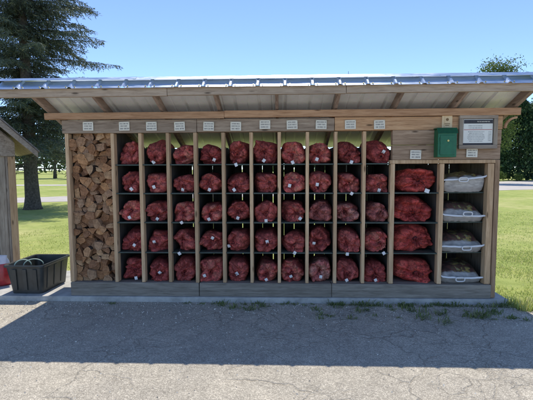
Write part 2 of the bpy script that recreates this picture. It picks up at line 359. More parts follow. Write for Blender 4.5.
tag(mb.build('weeds', WEED), 'low green weeds along the joint between slab and asphalt', 'weeds', kind='stuff')

# loose grit and small stones that gather along the slab and in the cracks
mb = MB()
for _ in range(2600):
    x = rnd.uniform(-3.6, 3.2); y = -.07 - abs(rnd.gauss(0, .30)) if rnd.random() < .6 else rnd.uniform(-2.6, -.1); q = rnd.uniform(.0025, .008) * (1.5 if rnd.random() < .05 else 1)
    top = (x + rnd.uniform(-.3, .3) * q, y, -.004 + q * rnd.uniform(.7, 1.3)); n_ = 5; o_ = rnd.uniform(0, 6)
    mb.add([(x + q * math.cos(o_ + 1.2566 * k) * rnd.uniform(.7, 1.2), y + q * math.sin(o_ + 1.2566 * k) * rnd.uniform(.7, 1.2), -.004) for k in range(n_)] + [top], [(k, (k + 1) % n_, n_) for k in range(n_)])
m, nt, b = new_mat('loose_stone'); g = nd(nt, 'ShaderNodeNewGeometry')
nt.links.new(ramp(nt, g.outputs['Random Per Island'], [(0, (.22, .20, .17)), (.6, (.50, .46, .39)), (1, (.72, .68, .60))]), b.inputs['Base Color']); b.inputs['Roughness'].default_value = .9
tag(mb.build('loose_grit', m), 'scattered loose grit and small stones on the asphalt', 'grit', kind='stuff')

# ------------------------------------------------------------------ the firewood shed
shed = thing('firewood_shed', (.3, .5, .055), 'long open-fronted timber firewood shed with a metal roof, red bags on its shelves', 'shed')
X0, PIT = -1.608, .322
POSTX = [X0 + k * PIT for k in range(11)]
ZS = [.573, .929, 1.272, 1.607]          # tops of the four shelves
def soffit(y): return 2.205 - .39 * y
def board(name, mat, x0, x1, y0, y1, z0, z1, parent=shed, bev=.004, jit=.004, seg=1):
    mb_ = MB(); mb_.box(x0, x1, y0, y1, z0, z1)
    v_ = []
    for p in mb_.v: v_.append((p[0] + rnd.uniform(-jit, jit) * .4, p[1] + rnd.uniform(-jit, jit) * .3, p[2] + rnd.uniform(-jit, jit) * .5))
    mb_.v = v_
    return mb_.build(name, mat, parent, bevel=bev)
# foundation timbers
xs = [-2.165, -.62, .93, 2.748]
for i in range(3): board('base_timber', W_BASE, xs[i] + .003, xs[i + 1] - .003, -.02, .12, .055, .213, bev=.008, jit=.008)
board('floor_board', W_BASE, -2.14, 2.68, .122, .98, .16, .205)
# posts on the front
board('post', W_POST, -2.168, -2.125, .0, .085, .215, 1.966)
for k, x in enumerate(POSTX):
    hw = .019 if k < 10 else .024; z1 = 1.966 if k < 10 else 1.598
    board('post', W_POST, x - hw, x + hw, rnd.uniform(-.004, .003), .088, .215, z1)
board('post', W_POST, 2.138, 2.188, .0, .088, .215, 1.598)
board('post', W_POST, 2.672, 2.742, .004, .09, .215, 1.598)
board('post', W_SIDEZ, 2.746, 2.796, -.008, .09, .06, 1.64)
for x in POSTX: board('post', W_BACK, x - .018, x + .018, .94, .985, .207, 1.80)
for x in POSTX + [2.163]: board('added_divider', W_BACK, x - .006, x + .006, .1, .93, .207, 1.80 if x < 1.5 else 1.59, jit=0, bev=0)  # panels between the cells, added to keep the bays dark inside
# shelves
for z in ZS:
    for k in range(10): board('shelf', SHELF, POSTX[k] + .0065, POSTX[k + 1] - .0065, .02, .92, z - .014, z, jit=.002, bev=.002)
for z in ZS[:3]:
    board('shelf', SHELF, 1.6195, 2.1565, .02, .92, z - .014, z, jit=.002, bev=.002); board('shelf', SHELF, 2.1695, 2.70, .092, .92, z - .014, z, jit=.002, bev=.002)
# rail above the two wide bays, beams, siding
board('rail', W_POST, 1.578, 2.745, -.006, .085, 1.601, 1.64)
board('header_beam', W_HEAD, -2.19, -.62, -.012, .09, 1.97, 2.115, bev=.006, jit=.007)
board('header_beam', W_HEAD, -.615, .945, -.010, .09, 1.972, 2.117, bev=.006, jit=.007)
board('header_beam', W_BROWN, .95, 2.805, -.013, .09, 1.977, 2.122, bev=.005)
board('siding_board', W_SIDE, 1.60, 2.80, -.006, .07, 1.812, 1.973); board('siding_board', W_SIDE, 1.602, 2.797, -.002, .07, 1.644, 1.808)
board('plate_board', W_TRIM, -2.367, -.296, -.055, -.017, 2.121, 2.198, jit=.006); board('plate_board', W_TRIM, -.292, 2.973, -.058, -.019, 2.127, 2.203, jit=.006)
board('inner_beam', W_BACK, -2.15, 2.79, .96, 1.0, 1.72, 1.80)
# corner brace at the right end
mb = MB()
arc = [(2.945 - .135 * math.cos(t), 1.985 + .128 * math.sin(t)) for t in [i * math.pi / 2 / 8 for i in range(9)]]
arc2 = [(2.945 - .112 * math.cos(t), 1.985 + .105 * math.sin(t)) for t in [i * math.pi / 2 / 8 for i in range(9)]]
mb.prism(arc + arc2[::-1], -.045, -.015, lambda u, v, d: (u, d, v)); mb.build('corner_brace', W_TRIM, shed, bevel=.003)
# rafters, fascia
RX = [-2.33 + i * (2.93 + 2.33) / 8 for i in range(9)]
for i, x in enumerate(RX):
    hw = .024 if i in (0, 8) else .017
    mb = MB(); y0, y1 = -.329, 1.12
    pts = [(y0, soffit(y0)), (y1, soffit(y1)), (y1, soffit(y1) + .095), (y0, soffit(y0) + .095)]
    mb.prism(pts, x - hw, x + hw, lambda uu, vv, d: (d, uu, vv)); mb.build('rafter', W_RAFT, shed, bevel=.003)
fx = [-2.66, -.85, 1.02, 3.19]
for i in range(3):
    board('fascia_board', W_FASC, fx[i] + .002, fx[i + 1] - .002, -.368, -.331, 2.318 + .004 * i, 2.408 + .006 * i, bev=.003, jit=.004)
# metal roof: ribbed sheet over the rafters, folded over the front, and a smooth ridge cap
RIB = .283
def rib_profile(x0, x1, h=.02, wt=.018, wb=.05, minor=True):
    out = [(x0, 0)]; x = math.floor(x0 / RIB) * RIB + RIB * .37
    while x < x1 - wb:
        if x - wb > x0: out += [(x - wb / 2, 0), (x - wt / 2, h), (x + wt / 2, h), (x + wb / 2, 0)]
        if minor and x + RIB * .5 + .012 < x1 and x + RIB * .5 - .012 > x0: out += [(x + RIB * .5 - .012, 0), (x + RIB * .5, .006), (x + RIB * .5 + .012, 0)]
        x += RIB
    return out + [(x1, 0)]
def sheet(mb, prof, y0, z0, y1, z1, th=.0015, segs=1):
    L = math.hypot(y1 - y0, z1 - z0); ny, nz = -(z1 - z0) / L, (y1 - y0) / L
    if nz < 0: ny, nz = -ny, -nz
    n_ = len(prof); rows = []
    for s in range(segs + 1):
        t = s / segs; y = y0 + (y1 - y0) * t; z = z0 + (z1 - z0) * t
        for dd in (0, -th): rows.append([(x, y + ny * (h + dd), z + nz * (h + dd)) for x, h in prof])
    vs_ = [p for r in rows for p in r]; fs = []
    for s in range(segs):
        for lay in (0, 1):
            aa = (2 * s + lay) * n_; bb = (2 * s + 2 + lay) * n_
            for i in range(n_ - 1): fs.append((aa + i, aa + i + 1, bb + i + 1, bb + i) if lay == 0 else (aa + i, bb + i, bb + i + 1, aa + i + 1))
    for base, in ((0,), (2 * segs,)):
        for i in range(n_ - 1): fs.append((base * n_ + i, (base + 1) * n_ + i, (base + 1) * n_ + i + 1, base * n_ + i + 1))
    mb.add(vs_, fs)
ztop = lambda y: soffit(y) + .099
YR = -.285
ZR = ztop(YR) + .085
mb = MB(); sheet(mb, rib_profile(-2.46, 2.965), 1.16, ztop(1.16), -.26, ztop(-.26), segs=4)
mb.build('roof_sheet', SHEET, shed)
mb = MB(); sheet(mb, rib_profile(-2.68, 3.2, h=.017, minor=False), -.405, 2.399, YR, ZR)
mb.build('front_apron_sheet', CAPM, shed)
mb = MB(); x = math.floor(-2.66 / RIB) * RIB + RIB * .37; sl_ = (ZR - 2.399) / (YR + .405)
while x < 3.15:
    if x > -2.65:
        for q in (-.045, .05):
            y = -.385; z = 2.399 + sl_ * (y + .405); mb.tube([(x + q, y, z), (x + q, y - .006, z + .008)], .006, 6)
    x += RIB
fast = mb.build('roof_fixing', BRASS, shed); fast['kind'] = 'stuff'
mb = MB()
for i in range(4):
    xa = -2.70 + i * 1.478; xb = xa + 1.478 + .03; dz = .0025 * i
    pr = [(xa + (xb - xa) * k / 24, .004 * noise.noise(Vector((xa + k * .31, 2.2, i)))) for k in range(25)]
    sheet(mb, pr, YR - .055, ZR - .0 - dz, YR - .005, ZR + .034 - dz * .3); sheet(mb, pr, YR - .005, ZR + .034 - dz * .3, YR + .13, ZR + .004 - dz)
mb.build('ridge_cap', CAPM, shed, smooth=False)
mb = MB(); mb.box(-2.6, 3.15, YR - .004, YR + .02, ztop(-.331) + .01, ZR - .012); mb.build('ridge_board', W_RAFT, shed)
# back wall of spaced boards, end walls
mb = MB(); x = -2.15
while x < 2.78:
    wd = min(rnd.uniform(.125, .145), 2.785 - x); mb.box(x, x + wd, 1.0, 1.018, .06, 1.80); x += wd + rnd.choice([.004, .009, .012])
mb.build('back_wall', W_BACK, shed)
for (xa, xb, mat, y0) in ((-2.166, -2.15, W_GREY, .09), (2.772, 2.792, W_GREY, .092), (-1.606, -1.604, W_BACK, .1)):
    mb = MB(); mb.prism([(y0, .06), (1.0, .06), (1.0, 1.80), (y0, min(2.1, soffit(y0) - .03))], xa, xb, lambda uu, vv, d: (d, uu, vv)); mb.build('side_wall', mat, shed)

# ------------------------------------------------------------------ signs
ORD = ['first', 'second', 'third', 'fourth', 'fifth', 'sixth', 'seventh', 'eighth', 'ninth', 'tenth']
def lettering(mb, x0, x1, z0, z1, y, rows, r, bold_last=True):
    """rows of little dark strokes: the print is too small in the photograph to be read"""
    H = (z1 - z0) / rows
    for k in range(rows):
        zt = z1 - k * H - H * .2; hh = H * (.62 if (bold_last and k == rows - 1) else .5); wln = (x1 - x0) * r.uniform(.72, .98); x = (x0 + x1) / 2 - wln / 2; xe = x + wln
        while x < xe:
            for _ in range(r.randint(3, 6)):
                cw = hh * r.uniform(.35, .62); t = hh * .2; y2 = y - .0012
                q = r.random(); mb.box(x, x + t, y2, y, zt - hh, zt)
                if q < .7: mb.box(x + t, x + cw, y2 + .0002, y, zt - t, zt - .0001)
                if q > .3: mb.box(x + t, x + cw, y2 + .0002, y, zt - hh * .55, zt - hh * .4)
                if q < .45: mb.box(x + t, x + cw, y2 + .0002, y, zt - hh + .0001, zt - hh + t)
                if q > .55: mb.box(x + cw - t * .9, x + cw, y2 + .0004, y, zt - hh + .0002, zt - .0003)
                x += cw + hh * .18
                if x > xe: break
            x += hh * .35
SX = [-1.874, -1.452, -1.137, -.812, -.478, -.168, .163, .470, .797, 1.123, 1.447]
SZ = [2.046, 2.043, 2.040, 2.037, 2.034, 2.032, 2.048, 2.043, 2.042, 2.040, 2.037]
def sign(x, z, label, y):
    r = random.Random(int(x * 1000)); t = thing('price_sign', (x, y, z), label, 'sign', 'small white signs on the shed')
    tilt = Matrix.Translation((x, y, z)) @ Matrix.Rotation(R(r.uniform(-1.6, 1.6)), 4, 'Y') @ Matrix.Translation((-x, -y, -z))
    w2, h2 = .061, .050
    m1 = MB(); m1.box(x - w2, x + w2, y - .004, y, z - h2, z + h2, M=tilt); o = m1.build('sign_panel', WHITE, t, bevel=.001)
    m2 = MB(); lettering(m2, x - w2 * .84, x + w2 * .84, z - h2 * .82, z + h2 * .8, y - .0041, 3, r); m2.v = [tuple(tilt @ Vector(p)) for p in m2.v]
    m2.build('lettering', INK, t)
    for sx in (-1, 1):
        m3 = MB(); m3.tube([tilt @ Vector((x + sx * w2 * .9, y - .004, z + h2 * .86)), tilt @ Vector((x + sx * w2 * .9, y - .007, z + h2 * .86))], .003, 8)
        m3.build('screw', BRASS, t)
for i, (x, z) in enumerate(zip(SX, SZ)):
    sign(x, z, 'small white printed sign on the beam above the stack of loose split logs' if i == 0 else 'small white printed sign on the beam above the %s column of red bags' % ORD[i - 1], -.021)
sign(1.857, 1.70, 'small white printed sign on grey siding above the bay of big red bags', -.013)
sign(2.478, 1.717, 'small white printed sign below the framed notice, above the white sacks', -.013)

# notice board
nb = thing('notice_board', (2.54, -.014, 1.76), 'framed white notice with a black header bar at the right of the shed', 'notice board')
x0, x1, z0, z1 = 2.318, 2.735, 1.760, 2.134; FW = .042
for (xa, xb, za, zb) in ((x0, x1, z1 - FW, z1), (x0, x1, z0, z0 + FW)): board('frame_rail', W_GREYX, xa, xb, -.052, -.0142, za, zb, nb, bev=.003, jit=.002)
for (xa, xb) in ((x0, x0 + FW), (x1 - FW, x1)): board('frame_stile', W_GREY, xa, xb, -.050, -.0142, z0 + FW + .001, z1 - FW - .001, nb, bev=.003, jit=.001)
mb = MB(); mb.box(x0 + FW, x1 - FW, -.030, -.0145, z0 + FW + .001, z1 - FW - .001); mb.build('dark_backing', HEADER_INK, nb)
px0, px1, pz0, pz1 = x0 + FW + .008, x1 - FW - .006, z0 + FW + .022, z1 - FW - .006
mb = MB(); mb.box(px0, px1, -.0325, -.0302, pz0, pz1); mb.build('notice_sheet', PAPER, nb)
mb = MB(); mb.box(px0 + .004, px1 - .002, -.0338, -.0326, pz1 - .048, pz1 - .006); mb.build('header_bar', HEADER_INK, nb)
mb = MB(); lettering(mb, px0 + .13, px1 - .02, pz1 - .036, pz1 - .018, -.0339, 1, random.Random(4)); mb.build('header_lettering', WHITE, nb)
mb = MB(); mb.box(px0 + .006, px1 - .006, -.0336, -.0326, pz1 - .118, pz1 - .112); mb.build('red_rule', RED_INK, nb)
GREYINK = plain('grey_ink', (.48, .48, .45), .6, bumpy=0)
mb = MB(); r_ = random.Random(9); lettering(mb, px0 + .04, px1 - .10, pz1 - .108, pz1 - .062, -.0327, 2, r_); lettering(mb, px0 + .04, px1 - .08, pz0 + .012, pz1 - .13, -.0327, 7, r_); lettering(mb, px1 - .05, px1 - .015, pz0 + .02, pz1 - .13, -.0327, 7, r_)
mb.build('notice_lettering', GREYINK, nb)

# pale plaque and green box
t = thing('wooden_plaque', (2.19, -.0145, 1.985), 'small pale wooden plaque with a dark mark, directly above the green box', 'plaque')
mb = MB(); mb.box(2.133, 2.246, -.032, -.0148, 1.987, 2.130); mb.build('plaque_board', W_PALE, t, bevel=.004)
mb = MB(); mb.tube([(2.19, -.0322, 2.085), (2.19, -.0335, 2.085)], .016, 14); mb.box(2.160, 2.220, -.0332, -.0321, 2.035, 2.042); mb.box(2.168, 2.212, -.0332, -.0321, 2.018, 2.025)
mb.build('plaque_mark', plain('burnt_mark', (.24, .15, .07), .8, bumpy=0), t)
t = thing('payment_box', (2.156, -.02, 1.665), 'green metal payment box with a sloped lid fixed to the siding boards', 'payment box')
mb = MB(); mb.prism([(-.135, 1.668), (-.016, 1.668), (-.016, 1.972), (-.105, 1.972), (-.135, 1.935)], 2.055, 2.258, lambda uu, vv, d: (d, uu, vv)); mb.build('box_body', GREEN, t, bevel=.006)
mb = MB(); mb.prism([(-.150, 1.925), (-.138, 1.925), (-.110, 1.975), (-.014, 1.975), (-.014, 1.988), (-.116, 1.988)], 2.047, 2.266, lambda uu, vv, d: (d, uu, vv)); mb.build('lid', GREEN_D, t, bevel=.003)
mb = MB(); mb.box(2.078, 2.235, -.143, -.1352, 1.690, 1.905); mb.build('front_door', GREEN, t, bevel=.004)
mb = MB(); mb.tube([(2.160, -.143, 1.845), (2.160, -.152, 1.845)], .011, 12); mb.build('lock', BRASS, t)
for z in (1.73, 1.86): mb = MB(); mb.tube([(2.0785, -.139, z - .02), (2.0785, -.139, z + .02)], .006, 8); mb.build('hinge', GREEN_D, t)

# ------------------------------------------------------------------ red net bags of firewood
def bag_mesh(mb, cx, y0, zb, wd, dp, ht, seed, knot=(0, 0), tilt=0.0, nt_=60, np_=44, pleat=1.0):
    r = random.Random(seed); planes = []
    for k in range(7):
        an = k * 2 * math.pi / 7 + r.uniform(-.35, .35); tl = r.uniform(-.25, .25)
        planes.append((Vector((math.cos(an) * math.cos(tl), math.sin(tl), math.sin(an) * math.cos(tl))), r.uniform(.72, 1.05)))
    for k in range(5):
        an = r.uniform(0, 6.28); tl = r.uniform(.35, .9); planes.append((Vector((math.cos(an) * math.cos(tl), -math.sin(tl), math.sin(an) * math.cos(tl))), r.uniform(.95, 1.25)))
    lump = r.uniform(.12, .19); lz = r.uniform(1.2, 1.9); lx = r.uniform(1.1, 1.7); sk_ = r.uniform(-.35, .35); pleat *= r.choice([.3, .5, .7, 1.1]) if nt_ == 60 else .7
    planes.append((Vector((r.uniform(-.2, .2), -1, r.uniform(-.2, .2))).normalized(), .92)); planes.append((Vector((0, 1, 0)), .95))
    n1, n2, ph1, ph2 = r.randint(7, 11), r.randint(13, 19), r.uniform(0, 6), r.uniform(0, 6); sv = Vector((r.uniform(0, 90), r.uniform(0, 90), r.uniform(0, 90)))
    rings = []; ct, st = math.cos(tilt), math.sin(tilt); out = []
    for j in range(np_ + 1):
        phi = math.pi * (j / np_) ** 1.15
        for i in range(nt_):
            th = 2 * math.pi * i / nt_
            d = Vector((math.cos(th) * math.sin(phi), -math.cos(phi), math.sin(th) * math.sin(phi)))
            rr = 1.35; k_ = 0.0
            for nrm, ds in planes:
                q = nrm.dot(d)
                if q > .05: k_ += (q / ds) ** 15
            k_ += (abs(d.x) / .93) ** 16 + (abs(d.z) / .86) ** 16 + (abs(d.y) / .93) ** 16
            rr = min(1.35, k_ ** (-1 / 15))
            env = math.exp(-((phi - .55) / .4) ** 2)
            rr *= 1 + pleat * env * (.040 * math.sin(n1 * th + ph1 + 1.5 * math.sin(th * 2 + ph2)) + .028 * math.sin(n2 * th + ph2))
            p = d * rr
            # the log ends that press against the front of the net: stepped facets with creases between them
            fwt = min(1, max(0, -p.y * 1.6 + .1)); vd, vp = noise.voronoi(Vector(((p.x + sk_ * p.z) * lx, 0, (p.z - sk_ * p.x) * lz)) + sv)
            cr = min(1, (vd[1] - vd[0]) * 2.2); cid = noise.cell(vp[0] * 7.3); t1 = noise.cell(vp[0] * 3.1 + Vector((5, 1, 2)))
            p.y += fwt * (lump * cid + .22 * t1 * p.x + lump * 1.3 * (1 - cr) ** 2); p *= 1 - .035 * (1 - cr) * (1 - fwt)
            p *= 1 + .06 * noise.noise(p * 2.2 + sv) + .022 * noise.noise(p * 6 + sv) + .008 * noise.noise(p * 16 + sv)
            fs_ = max(0, math.cos(min(phi * 1.1, math.pi / 2))) ** 1.5
            p.x += knot[0] * fs_; p.z += knot[1] * fs_
            p.y += .16 * math.exp(-(phi / .24) ** 2)
            x, z = p.x * ct - p.z * st, p.x * st + p.z * ct
            out.append(Vector((x * wd / 2, p.y * dp / 2, z * ht / 2)))
    zmin = min(p.z for p in out); zf = zmin * .80; ym = min(p.y for p in out); xm = max(p.x for p in out); xn = min(p.x for p in out); zmx = max(p.z for p in out)
    sx = wd / (xm - xn); sz = ht / (zmx - zf)
    pts = [Vector((cx + (p.x - (xm + xn) / 2) * sx, y0 + (p.y - ym), zb + max(p.z - zf, .0 + .002 * math.sin(p.x * 40)) * sz)) for p in out]
    fs = []
    for j in range(np_):
        for i in range(nt_):
            i2 = (i + 1) % nt_; fs.append((j * nt_ + i, (j + 1) * nt_ + i, (j + 1) * nt_ + i2, j * nt_ + i2))
    mb.add(pts, fs)
    kp = sum((pts[i] for i in range(nt_)), Vector()) / nt_
    return kp, pts
def tuft(mb, p, s, r):
    """gathered neck of the bag: a short flared frill of net"""
    n_ = 18; rows = []
    d = Vector((r.uniform(-.5, .5), -1, r.uniform(-.8, .15))).normalized(); a_ = d.cross(Vector((0, 0, 1))).normalized(); b_ = a_.cross(d)
    for q, (l, rad) in enumerate(((-.03, .010), (.0, .011), (.018, .013), (.042, .030))):
        rows.append([p + d * l * s + (a_ * math.cos(6.2832 * i / n_) + b_ * math.sin(6.2832 * i / n_)) * rad * s * (1 + (.35 * (-1) ** i + .25 * r.uniform(-1, 1)) * (q == 3)) + d * (q == 3) * r.uniform(-.010, .012) * s for i in range(n_)])
    mb.add([v for rw in rows for v in rw], [(q * n_ + i, q * n_ + (i + 1) % n_, (q + 1) * n_ + (i + 1) % n_, (q + 1) * n_ + i) for q in range(3) for i in range(n_)])
    return d
def surf_front(pts, x, z):
    near = [p.y for p in pts if abs(p.x - x) < .036 and abs(p.z - z) < .04]
    if near: return min(near)
    best = min(pts, key=lambda p: (p.x - x) ** 2 + (p.z - z) ** 2 + (.02 if p.y > .35 else 0)); return best.y
SHELFZ = [1.607, 1.272, .929, .573, .207]; ROOM = [.36, .315, .323, .336, .346]
SHN = ['top', 'second', 'middle', 'fourth', 'bottom']
TAGS = {(0, 1): (154, 162), (0, 3): (215, 160), (0, 4): (237.5, 165), (0, 5): (265, 161), (0, 6): (293.5, 163), (0, 7): (317.5, 160), (0, 8): (351, 163), (0, 9): (383, 153),
        (1, 0): (131, 189), (1, 1): (154, 187), (1, 2): (182.5, 190), (1, 3): (210, 190), (1, 4): (235, 190), (1, 6): (290.5, 186), (1, 7): (318, 185), (1, 8): (351.5, 194), (1, 9): (379.5, 191),
        (2, 0): (128, 218), (2, 1): (155, 220), (2, 2): (182, 223), (2, 3): (209, 220), (2, 4): (238, 219), (2, 6): (301, 219), (2, 5): (267, 221),
        (3, 0): (132, 246), (3, 1): (152, 243), (3, 2): (179, 254), (3, 3): (212, 239), (3, 4): (229, 247), (3, 5): (268, 242), (3, 6): (295.5, 253), (3, 7): (315, 244), (3, 8): (348, 254), (3, 9): (384, 253),
        (4, 0): (133, 279), (4, 1): (157, 274), (4, 3): (204, 276), (4, 4): (237, 274), (4, 5): (267, 280), (4, 6): (292, 277), (4, 7): (322, 277), (4, 8): (348, 280), (4, 9): (377, 280)}
PALE = {(2, 7), (2, 8), (2, 9), (4, 7)}; DARKB = {(3, 0), (4, 0), (4, 1), (0, 3), (3, 1), (4, 9), (0, 9)}
BOXW = {(0, 2): (.30, .24), (0, 1): (.29, .30), (1, 6): (.275, .24), (1, 7): (.295, .25), (3, 7): (.30, .28), (4, 2): (.30, .29), (4, 4): (.275, .27)}
PXM = (POSTX[10] - POSTX[0]) / (391 - 114.2)
for rw in range(5):
    for c in range(10):
        r = random.Random(rw * 31 + c * 7 + 5); xm = (POSTX[c] + POSTX[c + 1]) / 2; zb = SHELFZ[rw] + .001
        wd, ht = BOXW.get((rw, c), (r.uniform(.288, .303), min(ROOM[rw] * r.uniform(.64, .82), .275)))
        wd = min(max(wd, .275), .302); cx = xm + r.uniform(-1, 1) * (.305 - wd) / 2
        tx = TAGS.get((rw, c))
        kn = (r.uniform(-.35, .35), r.uniform(-.35, .15))
        if tx: kn = (max(-.4, min(.4, ((tx[0] - 114.2) * PXM + POSTX[0] - cx) / (wd / 2) * .6)), kn[1])
        pale = (rw, c) in PALE; dk = (rw, c) in DARKB
        mat = NET_PALE if pale else NET_DARK if dk else NET
        word = 'faded pinkish' if pale else 'deep red' if dk else 'red'
        lab = '%s net firewood bag%s, %s column from the log stack, %s shelf' % (word, ' with white tag' if tx else '', ORD[c], SHN[rw])
        t = thing('firewood_bag', (cx, .25, zb), lab, 'firewood bag', 'net bags of firewood on the narrow shelves')
        mb = MB(); y0 = r.uniform(.02, .05); kp, pts = bag_mesh(mb, cx, y0, zb, wd, r.uniform(.42, .48), ht, rw * 100 + c, kn, r.uniform(-.16, .16))
        mb.build('net_sack', mat, t, smooth=True)
        mb = MB(); d = tuft(mb, kp + Vector((0, -.012, 0)), r.uniform(.8, 1.15), r); mb.build('gathered_neck', mat, t)
        mb = MB(); kk = kp + Vector((0, -.012, 0)); a_ = d.cross(Vector((0, 0, 1))).normalized(); b_ = a_.cross(d)
        mb.tube([kk + .0135 * (a_ * math.cos(q * .785) + b_ * math.sin(q * .785)) for q in range(8)], .004, 6, closed=True)
        if tx:
            X = (tx[0] - 114.2) * PXM + POSTX[0]; Z = {0: 1.607 + (164.2 - tx[1]) * PXM, 1: 1.272 + (193 - tx[1]) * PXM, 2: .929 + (222.5 - tx[1]) * PXM, 3: .573 + (252.7 - tx[1]) * PXM, 4: .213 + (282.6 - tx[1]) * PXM}[rw]
            X = max(cx - wd * .45, min(cx + wd * .45, X)); Y = min(surf_front(pts, X, Z), kp.y if abs(X - kp.x) < .05 else 9) - .014
            low = Z < SHELFZ[rw] + .02
            if low: Y = min(Y, .012)
            mb.tube([kk + d * .012, (kk + Vector((X, Y, Z + .02))) / 2 + Vector((0, -.012, 0)), Vector((X, Y, Z + .015))], .0022, 5)
        mb.build('drawcord', CORD, t)
        if tx:
            mb = MB(); rot = Matrix.Translation((X, Y, Z)) @ Matrix.Rotation(r.uniform(-.7, .7), 4, 'Y') @ Matrix.Rotation(r.uniform(-.2, .2), 4, 'X')
            mb.box(-.017, .017, -.001, .001, -.004, .020, M=rot); mb.box(-.017, .017, -.001, .001, -.020, -.0042, M=rot @ Matrix.Rotation(r.uniform(.2, .6), 4, 'X')); mb.build('tag', TAGM, t)
big = [('with white tag below its knot', 'top', (.52, .275), 1.272, (.1, .1), 0), ('bulging square toward the front', 'second', (.50, .300), .929, (-.05, -.25), 1), ('with knot high and right', 'third', (.49, .315), .573, (.15, .05), 2), ('low and wide with dark knot', 'bottom', (.53, .27), .207, (.15, -.1), 3)]
for i, (lk, sh, (wd, ht), zb, kn, sd) in enumerate(big):
    r = random.Random(900 + i); cx = [1.905, 1.902, 1.895, 1.90][i]
    t = thing('large_firewood_bag', (cx, .3, zb), 'large red net bag %s, %s in wide bay' % (lk, sh), 'firewood bag', 'large net bags of firewood')
    mb = MB(); kp, pts = bag_mesh(mb, cx, .04, zb + .001, min(wd + .03, .53), .60, ht, 700 + sd * 3, kn, r.uniform(-.12, .12), 64, 40, 1.7); mb.build('net_sack', NET_BIG, t, smooth=True)
    mb = MB(); d = tuft(mb, kp + Vector((0, -.012, 0)), 1.9, r); mb.build('gathered_neck', NET_DARK, t)
    mb = MB(); kk = kp + Vector((0, -.012, 0)); a_ = d.cross(Vector((0, 0, 1))).normalized(); b_ = a_.cross(d)
    mb.tube([kk + .024 * (a_ * math.cos(q * .785) + b_ * math.sin(q * .785)) for q in range(8)], .006, 6, closed=True)
    X, Z = cx + .10, zb + .012
    if i == 0: mb.tube([kk + d * .02, (kk.x + .05, .03, zb + .09), (X, .022, Z + .02)], .003, 5)
    mb.build('drawcord', CORD, t)
    if i == 0:
        mb = MB(); mb.box(-.026, .026, -.001, .001, -.02, .024, M=Matrix.Translation((X, .018, Z + .004)) @ Matrix.Rotation(.35, 4, 'Y')); mb.build('tag', TAGM, t)

